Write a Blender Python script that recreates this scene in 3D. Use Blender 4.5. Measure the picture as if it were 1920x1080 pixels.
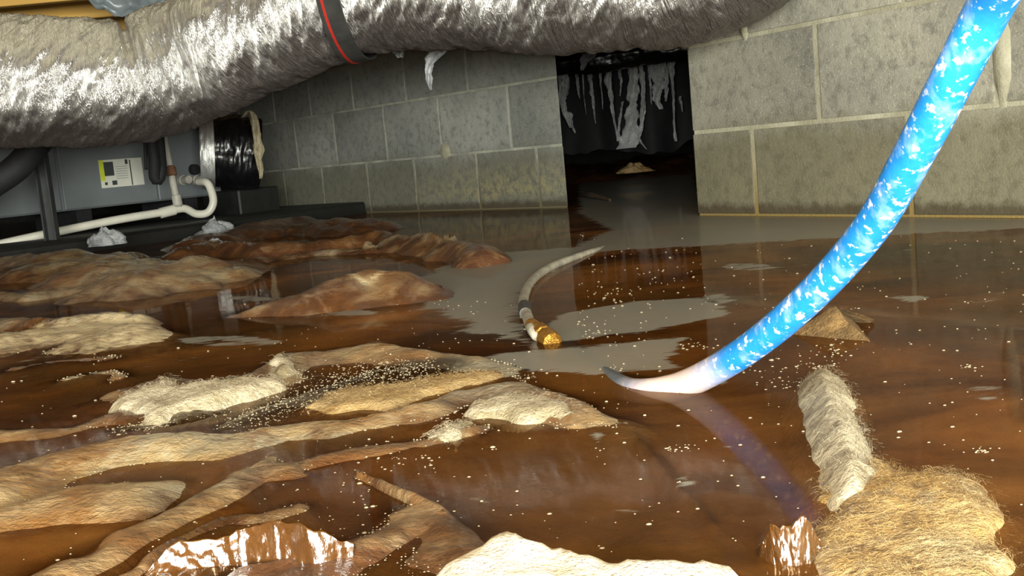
import bpy, bmesh, math, random
import numpy as np
from mathutils import Vector, Matrix

# ------------------------------------------------------------------ camera, light, exposure
random.seed(7); RNG = np.random.default_rng(7)
scene = bpy.context.scene
for o in list(bpy.data.objects): bpy.data.objects.remove(o)
COL = scene.collection
FPX, CAMH = 2000.0, 0.20
PITCH, ROLL = math.atan(259/2000), math.radians(5.2)
X0 = np.array([1, 0, 0.]); FW = np.array([0, math.cos(PITCH), -math.sin(PITCH)]); U0 = np.array([0, math.sin(PITCH), math.cos(PITCH)])
RT = math.cos(ROLL)*X0 - math.sin(ROLL)*U0
UP = math.sin(ROLL)*X0 + math.cos(ROLL)*U0
CAM = np.array([0, 0, CAMH])
cd = bpy.data.cameras.new('camera'); cam = bpy.data.objects.new('camera', cd); COL.objects.link(cam)
cd.sensor_fit = 'HORIZONTAL'; cd.sensor_width = 36; cd.lens = 36*FPX/1920; cd.clip_start = 0.02; cd.clip_end = 60
m = Matrix.Identity(4)
for i in range(3):
    m[i][0] = RT[i]; m[i][1] = UP[i]; m[i][2] = -FW[i]; m[i][3] = CAM[i]
cam.matrix_world = m
scene.camera = cam
w = bpy.data.worlds.new('world'); scene.world = w; w.use_nodes = True
w.node_tree.nodes['Background'].inputs[0].default_value = (0.5, 0.52, 0.55, 1)
w.node_tree.nodes['Background'].inputs[1].default_value = 0.02
ld = bpy.data.lights.new('flash_light', 'POINT'); ld.energy = 15.0; ld.color = (1.0, 0.99, 0.90); ld.shadow_soft_size = 0.012
lo = bpy.data.objects.new('flash_light', ld); COL.objects.link(lo); lo.location = (0.006, -0.02, 0.214)
# wide soft fill light added behind the photographer to even out the falloff
ad = bpy.data.lights.new('rear_fill_light', 'AREA'); ad.shape = 'RECTANGLE'; ad.size = 2.6; ad.size_y = 0.50; ad.energy = 265; ad.color = (0.98, 1.0, 0.91)
ao = bpy.data.objects.new('rear_fill_light', ad); COL.objects.link(ao); ao.location = (0.2, -1.42, 0.36); ao.rotation_euler = (math.radians(90), 0, 0)
scene.view_settings.view_transform = 'Standard'; scene.view_settings.look = 'None'
scene.view_settings.exposure = 0.0; scene.view_settings.gamma = 1.0
scene.view_settings.use_curve_mapping = False

# ------------------------------------------------------------------ helpers
def ray(px, py): return FW + (px-960)/FPX*RT - (py-540)/FPX*UP
def onz(px, py, z=0.0):
    d = ray(px, py); return CAM + d*((z-CAMH)/d[2])
def at(px, py, Y):
    d = ray(px, py); return CAM + d*(Y/d[1])

def lattice(n, seed): return np.random.default_rng(seed).random((n, n))
LAT = {}
def vnoise(x, y, seed=0):
    if seed not in LAT: LAT[seed] = lattice(256, seed)
    L = LAT[seed]; x = np.asarray(x, float); y = np.asarray(y, float)
    xi = np.floor(x).astype(int); yi = np.floor(y).astype(int); fx = x-xi; fy = y-yi
    fx = fx*fx*(3-2*fx); fy = fy*fy*(3-2*fy)
    a = L[xi % 256, yi % 256]; b = L[(xi+1) % 256, yi % 256]; c = L[xi % 256, (yi+1) % 256]; d = L[(xi+1) % 256, (yi+1) % 256]
    return (a*(1-fx)+b*fx)*(1-fy)+(c*(1-fx)+d*fx)*fy
def fbm(x, y, seed=0, oct=4):
    s = 0; a = 0.5; t = 0
    for k in range(oct):
        s = s + a*vnoise(x*2**k+17.3*k, y*2**k+5.1*k, seed+k); t += a; a *= 0.5
    return s/t*2-1
def sstep(a, b, x):
    t = np.clip((x-a)/(b-a), 0, 1); return t*t*(3-2*t)

def mesh_obj(name, verts, faces, mat, parent=None, smooth=True, attrs=None, uvs=None):
    me = bpy.data.meshes.new(name)
    me.from_pydata(np.asarray(verts, float).tolist(), [], faces.tolist() if isinstance(faces, np.ndarray) else [[int(q) for q in f] for f in faces])
    if smooth: me.polygons.foreach_set('use_smooth', [True]*len(me.polygons))
    if attrs:
        for k, v in attrs.items():
            a = me.attributes.new(k, 'FLOAT', 'POINT'); a.data.foreach_set('value', np.asarray(v, np.float32))
    if uvs is not None:
        ul = me.uv_layers.new(name='UVMap'); li = np.zeros(len(me.loops), int); me.loops.foreach_get('vertex_index', li)
        ul.data.foreach_set('uv', np.asarray(uvs, np.float32)[li].ravel())
    me.materials.append(mat); me.update()
    o = bpy.data.objects.new(name, me); COL.objects.link(o)
    if parent is not None: o.parent = parent; o.matrix_parent_inverse = parent.matrix_basis.inverted()
    return o
def tag(o, label=None, cat=None, group=None, kind=None):
    if label: o['label'] = label
    if cat: o['category'] = cat
    if group: o['group'] = group
    if kind: o['kind'] = kind
    return o
def empty(name, loc, label=None, cat=None, group=None, kind=None):
    o = bpy.data.objects.new(name, None); COL.objects.link(o); o.location = tuple(map(float, loc)); o.empty_display_size = 0.05
    return tag(o, label, cat, group, kind)
def grid_faces(nr, nc, wrap=False):
    i = np.arange(nr-1)[:, None]; j = np.arange(nc if wrap else nc-1)[None, :]; j2 = (j+1) % nc
    return np.stack([i*nc+j, i*nc+j2, (i+1)*nc+j2, (i+1)*nc+j], -1).reshape(-1, 4)
def catmull(pts, n):
    P = np.array(pts, float); P = np.vstack([2*P[0]-P[1], P, 2*P[-1]-P[-2]]); out = []
    m_ = len(P)-3
    for k in np.linspace(0, m_-1e-6, n):
        i = int(k); t = k-i; a, b, c, d = P[i:i+4]
        out.append(0.5*((2*b)+(-a+c)*t+(2*a-5*b+4*c-d)*t*t+(-a+3*b-3*c+d)*t**3))
    out = np.array(out)
    # even arc-length resample
    s = np.r_[0, np.cumsum(np.linalg.norm(np.diff(out[:, :3], axis=0), axis=1))]; q = np.linspace(0, s[-1], n)
    return np.stack([np.interp(q, s, out[:, k]) for k in range(out.shape[1])], 1)
def tube(name, pts, rad, mat, parent=None, n=80, seg=20, disp=None, caps=True, smooth=True):
    P = catmull(pts, n); n = len(P)
    T = np.gradient(P[:, :3], axis=0); T /= np.linalg.norm(T, axis=1)[:, None]
    ref = np.array([0, 0, 1.]) if abs(T[:, 2]).max() < 0.97 else np.array([0.3, -1., 0.1])
    A = np.cross(T, ref); A /= np.linalg.norm(A, axis=1)[:, None]; B = np.cross(A, T)
    s = np.r_[0, np.cumsum(np.linalg.norm(np.diff(P[:, :3], axis=0), axis=1))]
    th = np.linspace(0, 2*math.pi, seg, endpoint=False)
    R = np.full((n, seg), rad) if np.isscalar(rad) else np.repeat(np.interp(np.linspace(0, 1, n), np.linspace(0, 1, len(rad)), rad)[:, None], seg, 1)
    if disp is not None: R = R + disp(np.repeat(s[:, None], seg, 1), np.repeat(th[None], n, 0))
    V = P[:, None, :3] + R[..., None]*(np.cos(th)[None, :, None]*A[:, None]+np.sin(th)[None, :, None]*B[:, None])
    F = grid_faces(n, seg, True).tolist()
    r0 = rad if np.isscalar(rad) else max(rad)
    U = np.stack([np.repeat(s[:, None], seg, 1), np.repeat((np.abs(((th+math.pi/2) % (2*math.pi))-math.pi)*r0)[None], n, 0)], -1).reshape(-1, 2)
    V = V.reshape(-1, 3)
    if caps: F += [tuple(range(seg-1, -1, -1)), tuple(range((n-1)*seg, n*seg))]
    return mesh_obj(name, V, F, mat, parent, smooth, uvs=U)
def box_vf(c, sx, sy, sz, ax=(1, 0, 0), bev=0.0):
    """box centred at c; sx along ax (horizontal unit), sy across, sz up; bevelled corners if bev"""
    ax = np.array(ax, float); ay = np.array([-ax[1], ax[0], 0]); az = np.array([0, 0, 1.]); c = np.array(c, float)
    bm = bmesh.new(); bmesh.ops.create_cube(bm, size=1)
    for v in bm.verts: v.co = Vector((v.co.x*sx, v.co.y*sy, v.co.z*sz))
    if bev: bmesh.ops.bevel(bm, geom=list(bm.edges), offset=bev, segments=1, profile=0.5, affect='EDGES')
    bm.verts.index_update()
    V = [c+ax*v.co.x+ay*v.co.y+az*v.co.z for v in bm.verts]; F = [[v.index for v in f.verts] for f in bm.faces]
    bm.free(); return V, F
def box(name, c, sx, sy, sz, mat, parent=None, ax=(1, 0, 0), bev=0.0):
    V, F = box_vf(c, sx, sy, sz, ax, bev); return mesh_obj(name, V, F, mat, parent, smooth=False)

# ------------------------------------------------------------------ materials
class NT:
    def __init__(s, name):
        s.m = bpy.data.materials.new(name); s.m.use_nodes = True; s.t = s.m.node_tree; s.t.nodes.clear()
        s.out = s.n('ShaderNodeOutputMaterial')
    def n(s, typ, ins=None, **kw):
        nd = s.t.nodes.new(typ)
        for k, v in kw.items(): setattr(nd, k, v)
        if ins:
            for k, v in ins.items(): s.set(nd, k, v)
        return nd
    def set(s, nd, k, v):
        if isinstance(v, bpy.types.NodeSocket): s.t.links.new(v, nd.inputs[k])
        elif isinstance(v, (tuple, list)) and len(v) == 3 and nd.inputs[k].type == 'RGBA': nd.inputs[k].default_value = (*v, 1)
        else: nd.inputs[k].default_value = v
    def noise(s, vec, scale, detail=3, rough=0.55, dist=0.0):
        return s.n('ShaderNodeTexNoise', {'Vector': vec, 'Scale': scale, 'Detail': detail, 'Roughness': rough, 'Distortion': dist}).outputs[0]
    def ramp(s, fac, stops, interp='LINEAR'):
        r = s.n('ShaderNodeValToRGB', {'Fac': fac}); cr = r.color_ramp; cr.interpolation = interp
        while len(cr.elements) < len(stops): cr.elements.new(0.5)
        for e, (p, c) in zip(cr.elements, stops):
            e.position = p; e.color = (*c, 1) if isinstance(c, (tuple, list)) else (c, c, c, 1)
        return r.outputs[0]
    def math(s, op, a, b=0.0, clamp=False):
        nd = s.n('ShaderNodeMath', operation=op, use_clamp=clamp); s.set(nd, 0, a); s.set(nd, 1, b); return nd.outputs[0]
    def mix(s, fac, a, b, mode='MIX'):
        nd = s.n('ShaderNodeMix', data_type='RGBA', blend_type=mode); s.set(nd, 0, fac); s.set(nd, 6, a); s.set(nd, 7, b); return nd.outputs[2]
    def pos(s): return s.n('ShaderNodeNewGeometry').outputs['Position']
    def sep(s, v): return s.n('ShaderNodeSeparateXYZ', {0: v}).outputs
    def scale(s, v, xyz): return s.n('ShaderNodeMapping', {'Vector': v, 'Scale': xyz}).outputs[0]
    def attr(s, name): return s.n('ShaderNodeAttribute', attribute_name=name).outputs['Fac']
    def bump(s, h, strength, dist=0.002, normal=None):
        d = {'Height': h, 'Strength': strength, 'Distance': dist}
        if normal is not None: d['Normal'] = normal
        return s.n('ShaderNodeBump', d).outputs[0]
    def pbsdf(s, **kw):
        nd = s.n('ShaderNodeBsdfPrincipled')
        for k, v in kw.items(): s.set(nd, k.replace('_', ' '), v)
        return nd.outputs[0]
    def done(s, sh, vol=None):
        s.t.links.new(sh, s.out.inputs[0])
        if vol is not None: s.t.links.new(vol, s.out.inputs[1])
        return s.m
def G(h):
    c = [int(h[i:i+2], 16)/255 for i in (0, 2, 4)]
    return tuple(x/12.92 if x <= 0.04045 else ((x+0.055)/1.055)**2.4 for x in c)

def plain(name, col, rough=0.6, metal=0.0, var=0.25, scale=30, bump=0.15, coat=0.0):
    t = NT(name); p = t.pos(); nz = t.noise(p, scale, 4)
    c = t.mix(t.ramp(nz, [(0.3, 0.0), (0.7, 1.0)]), tuple(x*(1-var) for x in col), tuple(min(1, x*(1+var)) for x in col))
    return t.done(t.pbsdf(Base_Color=c, Roughness=rough, Metallic=metal, Coat_Weight=coat, Coat_Roughness=0.1, Normal=t.bump(t.noise(p, scale*6, 3), bump, 0.002)))

def block_mat(name, c0, c1, grime, efflo):
    t = NT(name); p = t.pos(); z = t.sep(p)[2]
    big = t.noise(p, 5.0, 4, 0.6); mid = t.noise(p, 40, 4, 0.7); fine = t.noise(p, 260, 3, 0.7)
    c = t.mix(t.ramp(big, [(0.3, 0.0), (0.7, 1.0)]), c0, c1)
    rnd = t.n('ShaderNodeObjectInfo').outputs['Random']
    c = t.mix(1.0, c, t.ramp(rnd, [(0, 0.8), (1, 1.15)]), 'MULTIPLY')
    c = t.mix(t.ramp(mid, [(0.35, 0.5), (0.50, 0.0)]), c, tuple(x*0.5 for x in c0))
    c = t.mix(t.ramp(fine, [(0.57, 0.0), (0.70, 0.42)]), c, tuple(min(1, x*2.0) for x in c1))
    c = t.mix(t.ramp(fine, [(0.28, 0.5), (0.38, 0.0)]), c, tuple(x*0.35 for x in c0))
    streak = t.noise(t.scale(p, (9, 9, 2.2)), 1.0, 4, 0.65, 0.6)
    # mineral bloom and tide line left by earlier floods (shapes of their own)
    zz = t.math('ADD', z, t.math('MULTIPLY', t.math('SUBTRACT', streak, 0.5), 0.12))
    ef = t.math('MULTIPLY', t.ramp(zz, [(0.03, 0.0), (0.055, 1.0), (0.10, 0.7), (0.16, 0.0)]), t.ramp(mid, [(0.42, 0.0), (0.60, 1.0)]))
    ef = t.math('MULTIPLY', ef, t.ramp(t.math('ADD', t.math('MULTIPLY', t.sep(p)[0], 0.5), 0.5), [(0.30, 0.15), (0.45, 1.0)]))
    c = t.mix(t.math('MULTIPLY', ef, efflo), c, G('c9bd8c'))
    wet = t.ramp(zz, [(0.16, 1.0), (0.23, 0.0)])
    c = t.mix(t.math('MULTIPLY', wet, 0.62), c, grime)
    tide = t.ramp(t.math('ADD', z, t.math('MULTIPLY', t.math('SUBTRACT', mid, 0.5), 0.03)), [(0.018, 1.0), (0.034, 0.0)])
    c = t.mix(t.math('MULTIPLY', tide, 0.75), c, G('3a2c14'))
    h = t.math('ADD', t.math('MULTIPLY', fine, 0.6), mid)
    return t.done(t.pbsdf(Base_Color=c, Roughness=0.85, Normal=t.bump(h, 0.55, 0.004)))
M = {}
M['block_r'] = block_mat('block_warm_grey', G('807d72'), G('a09c8b'), G('57502f'), 0.12)
M['block_l'] = block_mat('block_cool_grey', G('80827c'), G('9d9c94'), G('63604a'), 1.0)
def mortar_mat(name, c0, c1, c2):
    t = NT(name); p = t.pos(); z = t.sep(p)[2]
    c = t.mix(t.ramp(t.noise(p, 11, 5, 0.7), [(0.3, 0.0), (0.7, 1.0)]), c0, c1)
    c = t.mix(t.ramp(z, [(0.02, 1.0), (0.2, 0.0)]), c, c2)
    return t.done(t.pbsdf(Base_Color=c, Roughness=0.9, Normal=t.bump(t.noise(p, 200, 3), 0.5, 0.003)))
M['mortar'] = mortar_mat('mortar_warm', G('8c876f'), G('b4b09a'), G('84703e'))
M['mortar_l'] = mortar_mat('mortar_cool', G('7c7d76'), G('bab8a6'), G('6a6248'))

def foil_mat(name, wrinkle=1.0, top_beige=1.0, brown_tone=0.8, base='f4f2ee'):
    t = NT(name); uv = t.n('ShaderNodeTexCoord').outputs['UV']; p = t.pos()
    sk = t.n('ShaderNodeMapping', {'Vector': uv, 'Rotation': (0, 0, 0.22), 'Scale': (44, 6, 1)}).outputs[0]
    w1 = t.noise(sk, 1.0, 5, 0.65, 0.5); w2 = t.noise(t.scale(sk, (3.5, 2.2, 1)), 1.0, 4, 0.7, 0.3)
    w1r = t.math('ABSOLUTE', t.math('SUBTRACT', w1, 0.5)); w2r = t.math('ABSOLUTE', t.math('SUBTRACT', w2, 0.5))
    n1 = t.bump(t.math('ADD', t.math('MULTIPLY', w1r, 1.0), t.math('MULTIPLY', w2r, 0.3)), 0.95*wrinkle, 0.03)
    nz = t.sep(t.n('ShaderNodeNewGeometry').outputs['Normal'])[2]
    d = t.math('MULTIPLY', t.math('ADD', t.ramp(t.math('ADD', nz, t.math('MULTIPLY', t.noise(p, 12, 4), 0.5)), [(0.50, 0.0), (0.92, 1.0)]), 0.0), top_beige)  # upward-facing parts blend to matte beige
    under_brown = t.ramp(t.math('ADD', t.math('MULTIPLY', nz, -1.0), t.math('MULTIPLY', t.math('SUBTRACT', t.noise(p, 9, 6, 0.7), 0.5), 1.3)), [(0.28, 0.0), (0.70, 1.0)])  # patchy brown that grows on downward-facing parts
    c = t.mix(t.math('MULTIPLY', under_brown, brown_tone), G(base), G('48332b'))
    foil = t.pbsdf(Base_Color=c, Metallic=0.9, Roughness=t.math('ADD', 0.32, t.math('MULTIPLY', under_brown, 0.2)), Normal=n1)
    beige = t.pbsdf(Base_Color=t.mix(t.noise(p, 18, 4), G('b4ac96'), G('d2cbb6')), Roughness=0.7, Normal=n1)
    mx = t.n('ShaderNodeMixShader', {0: d, 1: foil, 2: beige}).outputs[0]
    return t.done(mx)
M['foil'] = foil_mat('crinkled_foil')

def sheet_mat():
    t = NT('muddy_plastic_sheet'); p = t.pos()
    silt = t.attr('silt'); pale = t.attr('pale'); dark = t.attr('dark')
    n1 = t.noise(p, 14, 5, 0.6, 0.8); n2 = t.noise(p, 60, 4, 0.65); n3 = t.noise(p, 22, 5, 0.7, 0.6)
    c = t.mix(t.ramp(n1, [(0.3, 0.0), (0.7, 1.0)]), G('3a2010'), G('6a4020'))
    s = t.ramp(t.math('ADD', silt, t.math('MULTIPLY', t.math('SUBTRACT', n1, 0.5), 1.5)), [(0.30, 0.0), (0.75, 1.0)])
    tan = t.mix(t.ramp(n3, [(0.35, 0.0), (0.65, 1.0)]), G('86704c'), G('aa9570'))
    hue = t.noise(p, 6, 4, 0.65, 0.4)
    tan = t.mix(t.ramp(hue, [(0.48, 0.0), (0.60, 0.9)]), tan, G('7a5228'))
    tan = t.mix(t.ramp(hue, [(0.38, 0.8), (0.48, 0.0)]), tan, G('8c8672'))
    tan = t.mix(t.ramp(t.noise(p, 17, 5, 0.7, 0.5), [(0.50, 0.0), (0.66, 0.75)]), tan, G('6a4524'))
    c = t.mix(s, c, tan)
    pl = t.ramp(t.math('ADD', pale, t.math('MULTIPLY', t.math('SUBTRACT', n2, 0.5), 0.8)), [(0.35, 0.0), (0.6, 1.0)])
    c = t.mix(pl, c, G('c9b48a'))
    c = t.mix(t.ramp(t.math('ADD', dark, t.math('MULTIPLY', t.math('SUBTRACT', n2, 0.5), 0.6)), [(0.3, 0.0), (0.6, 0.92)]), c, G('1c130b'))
    nrm = t.bump(t.noise(t.scale(p, (1, 1.4, 1)), 42, 5, 0.7, 0.1), 0.6, 0.008)
    nrm2 = t.bump(t.noise(p, 170, 4, 0.7), 0.5, 0.003, nrm)
    return t.done(t.pbsdf(Base_Color=c, Roughness=0.45, Specular_IOR_Level=0.5, Coat_Weight=1.0, Coat_Roughness=0.08, Normal=nrm2, Coat_Normal=nrm2))
M['sheet'] = sheet_mat()

def water_mat():
    t = NT('murky_flood_water'); p = t.pos(); film = t.attr('film')
    rip = t.bump(t.noise(t.scale(p, (1, 0.6, 1)), 9, 2, 0.5), 0.06, 0.01)
    fr = t.math('MULTIPLY', t.math('POWER', t.n('ShaderNodeFresnel', {'IOR': 1.33, 'Normal': rip}).outputs[0], 1.6), 0.8)
    clear = t.n('ShaderNodeBsdfTransparent', {'Color': (0.90, 0.76, 0.60, 1)}).outputs[0]
    n0 = t.noise(t.scale(p, (3, 5, 1)), 1.0, 5, 0.6, 0.8)
    sc = t.mix(t.ramp(n0, [(0.36, 0.0), (0.66, 1.0)]), G('5a3012'), G('bc7a38'))
    sc = t.mix(t.ramp(t.noise(p, 2.2, 4, 0.6, 0.5), [(0.42, 0.0), (0.62, 0.8)]), sc, G('5c4828'))
    silt = t.n('ShaderNodeBsdfDiffuse', {'Color': sc}).outputs[0]
    dep = t.math('MULTIPLY', t.attr('depth'), t.math('ADD', 0.6, n0))
    opq = t.math('SUBTRACT', 1.0, t.math('POWER', 2.718, t.math('MULTIPLY', dep, -38.0)))   # suspended silt: the deeper, the less one sees of the bottom
    body = t.n('ShaderNodeMixShader', {0: t.math('MULTIPLY', opq, 0.85), 1: clear, 2: silt}).outputs[0]
    gl = t.n('ShaderNodeBsdfGlossy', {'Color': (0.95, 0.95, 0.95, 1), 'Roughness': 0.045, 'Normal': rip}).outputs[0]
    ws = t.n('ShaderNodeMixShader', {0: fr, 1: body, 2: gl}).outputs[0]
    n1 = t.noise(t.scale(p, (5, 13, 1)), 1.0, 5, 0.6, 0.4); n2 = t.noise(p, 70, 3)
    n1b = t.noise(t.scale(p, (26, 70, 1)), 1.0, 4, 0.6, 0.3)
    f = t.ramp(t.math('ADD', t.math('ADD', film, t.math('MULTIPLY', t.math('SUBTRACT', n1, 0.5), 0.9)), t.math('MULTIPLY', t.math('SUBTRACT', n1b, 0.5), 0.9)), [(0.47, 0.0), (0.60, 1.0)])
    scum = t.pbsdf(Base_Color=t.mix(n2, G('949589'), G('a6a396')), Roughness=0.35, Specular_IOR_Level=0.3)
    a = t.n('ShaderNodeMixShader', {0: t.math('MULTIPLY', f, 0.70), 1: ws, 2: scum}).outputs[0]
    vol = t.n('ShaderNodeVolumeAbsorption', {'Color': (0.75, 0.45, 0.15, 1), 'Density': 2.2}).outputs[0]
    return t.done(a, vol)
M['water'] = water_mat()

def fibre_mat(name, c0, c1, trans=0.15):
    t = NT(name); p = t.pos(); n1 = t.noise(p, 25, 5, 0.65, 0.6); n2 = t.noise(p, 160, 3, 0.7)
    c = t.mix(t.ramp(n1, [(0.35, 0.0), (0.65, 1.0)]), c0, c1)
    c = t.mix(t.ramp(n2, [(0.3, 0.35), (0.5, 0.0)]), c, tuple(x*0.5 for x in c0))
    n4 = t.noise(p, 420, 3, 0.7)
    c = t.mix(t.ramp(t.noise(p, 80, 5, 0.75), [(0.36, 0.5), (0.52, 0.0)]), c, tuple(x*0.6 for x in c0))
    return t.done(t.pbsdf(Base_Color=c, Roughness=0.75, Normal=t.bump(t.math('ADD', n2, t.math('MULTIPLY', n4, 0.6)), 0.7, 0.004)))
M['fib_tan'] = fibre_mat('wet_tan_fibreglass', G('967644'), G('b8a072'))
def batt_mat():
    t = NT('matted_ochre_batt'); p = t.pos()
    n1 = t.noise(p, 16, 5, 0.65, 0.5); n2 = t.noise(p, 9, 4, 0.6); st = t.noise(t.n('ShaderNodeMapping', {'Vector': p, 'Rotation': (0, 0, 0.9), 'Scale': (70, 130, 120)}).outputs[0], 1.0, 4, 0.65, 0.4); f3 = t.noise(p, 300, 3, 0.7)
    c = t.mix(t.ramp(n1, [(0.35, 0.0), (0.65, 1.0)]), G('94723a'), G('c0a066'))
    c = t.mix(t.ramp(n2, [(0.52, 0.0), (0.66, 0.85)]), c, G('b4a682'))
    c = t.mix(t.ramp(t.noise(p, 28, 4, 0.7), [(0.60, 0.0), (0.72, 0.7)]), c, G('8e8a78'))
    c = t.mix(t.ramp(st, [(0.30, 0.5), (0.48, 0.0)]), c, G('6a4e26'))
    c = t.mix(t.ramp(t.noise(p, 75, 5, 0.75, 0.4), [(0.36, 0.75), (0.54, 0.0)]), c, G('5e4420'))
    c = t.mix(t.ramp(f3, [(0.56, 0.0), (0.70, 0.5)]), c, G('d8c9a0'))
    return t.done(t.pbsdf(Base_Color=c, Roughness=0.7, Coat_Weight=0.15, Coat_Roughness=0.3, Normal=t.bump(t.math('ADD', st, t.math('MULTIPLY', f3, 0.8)), 0.7, 0.005)))
M['fib_batt'] = batt_mat()
M['fib_roll'] = fibre_mat('cream_grey_fibreglass', G('8a7c60'), G('ccc0a2'))
M['fib_cream'] = fibre_mat('cream_fibreglass', G('f4e8c0'), G('fffaf0'))
M['fib_white'] = fibre_mat('pale_fibreglass', G('968868'), G('ccc0a6'))
M['fib_grey'] = fibre_mat('grey_fibreglass', G('86888a'), G('b4b6b6'))
M['kraft'] = fibre_mat('kraft_paper', G('5e4828'), G('8a6c40'))

def hose_mat():
    t = NT('blue_hose_with_silt'); uv = t.n('ShaderNodeTexCoord').outputs['UV']; p = t.pos(); u = t.sep(uv)[0]
    sp = t.noise(p, 150, 3, 0.6); sp2 = t.noise(p, 45, 4, 0.65); sp3 = t.noise(t.scale(p, (1, 1, 0.6)), 75, 4, 0.6)
    c = t.mix(sp2, G('0a66c0'), G('2a98e0'))
    c = t.mix(t.ramp(sp3, [(0.52, 0.0), (0.68, 0.6)]), c, G('98b4de'))
    c = t.mix(t.ramp(sp, [(0.57, 0.0), (0.64, 0.9)]), c, G('d0d2dc'))
    dirt = t.ramp(t.math('ADD', u, t.math('MULTIPLY', t.math('SUBTRACT', sp2, 0.5), 0.10)), [(0.0, 1.0), (0.999, 0.0)])
    return t, c, u, sp2
def finish_hose(ulen, u0):
    t, c, u, sp2 = hose_mat()
    un = t.math('DIVIDE', t.math('SUBTRACT', u, u0), ulen)
    q = t.math('ADD', un, t.math('MULTIPLY', t.math('SUBTRACT', sp2, 0.5), 0.06))
    dirt = t.ramp(q, [(0.565, 0.0), (0.62, 0.85), (0.66, 0.95), (0.72, 0.4)])
    c = t.mix(dirt, c, G('c8ae9c'))
    dk = t.ramp(q, [(0.675, 0.0), (0.72, 0.85)])
    c = t.mix(dk, c, G('46504c'))
    return t.done(t.pbsdf(Base_Color=c, Roughness=0.38, Normal=t.bump(t.noise(t.pos(), 180, 3), 0.12, 0.002)))

def wood_mat():
    t = NT('pine_joist'); p = t.pos()
    g = t.noise(t.scale(p, (1.2, 30, 30)), 1.0, 5, 0.6, 0.8)
    c = t.mix(g, G('c08c36'), G('ecc06a'))
    return t.done(t.pbsdf(Base_Color=c, Roughness=0.7, Normal=t.bump(g, 0.2, 0.003)))
M['wood'] = wood_mat()
M['ply'] = plain('subfloor_board', G('8a744c'), 0.8)
M['earth'] = plain('crawl_space_soil', G('3a2a1c'), 0.9)
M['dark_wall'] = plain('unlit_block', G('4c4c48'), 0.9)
M['black_plastic'] = plain('black_plastic', (0.006, 0.006, 0.007), 0.32, bump=0.6, scale=14, coat=0.3)
M['black_foam'] = plain('black_rubber_foam', (0.010, 0.010, 0.012), 0.75)
M['black_matte'] = plain('black_pad', (0.010, 0.010, 0.009), 0.6)
M['cabinet'] = plain('grey_painted_steel', G('6f7477'), 0.45, 0.0, 0.06, 12, 0.04)
M['foil_tape'] = plain('foil_tape', G('e4e4e0'), 0.38, 0.75, 0.05, 60, 0.6)
M['shred'] = fibre_mat('grey_shreds', G('b8baba'), G('eeeeee'))
M['post'] = plain('dull_galvanised_post', G('3c3d3d'), 0.5, 0.3, 0.2)
M['pvc'] = plain('white_pvc', G('d9d5c6'), 0.35, 0, 0.08, 20, 0.03)
M['pvc_dirty'] = plain('grey_tape', G('b0aca2'), 0.5, 0, 0.15, 60)
M['copper'] = plain('copper', G('c07c58'), 0.35, 0.7)
M['brass'] = plain('wet_brass', G('9a6e28'), 0.32, 0.7, 0.5, 90, 0.5)
M['brown_tone'] = plain('rusty_fitting', G('6a4632'), 0.7)
M['red'] = plain('red_stripe', G('b02c22'), 0.5, 0, 0.1)
M['strap'] = plain('dark_grey_strap', G('3a3a38'), 0.5)
M['grey_hose'] = plain('pale_grey_rubber', G('a8a291'), 0.3, 0, 0.4, 45, 0.3)
M['paper'] = plain('label_paper', G('d4d4c8'), 0.5, 0, 0.03)
M['ink'] = plain('label_ink', G('3a3e3e'), 0.6, 0, 0.1)
M['lime'] = plain('label_yellow_green', G('c8d23c'), 0.5, 0, 0.05)
M['film'] = plain('clear_poly_scrap', G('7c8488'), 0.3, 0, 0.3, 14, 0.4)
M['twig'] = plain('dark_driftwood', G('4a3a28'), 0.8)
def wetfilm_mat():
    t = NT('wet_brown_film'); p = t.pos(); nn = t.bump(t.noise(t.scale(p, (3, 1, 1)), 60, 4, 0.6), 0.3, 0.004)
    return t.done(t.pbsdf(Base_Color=t.mix(t.noise(p, 30, 3), G('3c2410'), G('5e3c1a')), Roughness=0.18, IOR=1.9, Coat_Weight=1.0, Coat_Roughness=0.14, Coat_IOR=2.4, Normal=nn, Coat_Normal=nn))
M['wet_film'] = wetfilm_mat()
def foam_mat():
    t = NT('foam_bubbles'); return t.done(t.pbsdf(Base_Color=G('a89a80'), Roughness=0.15, Specular_IOR_Level=0.8, Coat_Weight=1.0, Coat_Roughness=0.05))
M['foam'] = foam_mat()

# ------------------------------------------------------------------ structure: floor, ceiling, walls
def slab(name, x0, x1, y0, y1, z0, z1, mat):
    o = box(name, ((x0+x1)/2, (y0+y1)/2, (z0+z1)/2), x1-x0, y1-y0, z1-z0, mat); o['kind'] = 'structure'; return o
slab('floor', -4.6, 4.6, -1.6, 9.6, -0.40, -0.19, M['earth'])
slab('ceiling', -4.6, 4.6, -1.6, 9.6, 1.05, 1.08, M['ply'])
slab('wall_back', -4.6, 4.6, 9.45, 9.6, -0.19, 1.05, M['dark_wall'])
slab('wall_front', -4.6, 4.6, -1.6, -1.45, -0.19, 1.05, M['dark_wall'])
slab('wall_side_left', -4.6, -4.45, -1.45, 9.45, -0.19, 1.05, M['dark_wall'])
slab('wall_side_right', 4.45, 4.6, -1.45, 9.45, -0.19, 1.05, M['dark_wall'])

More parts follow.
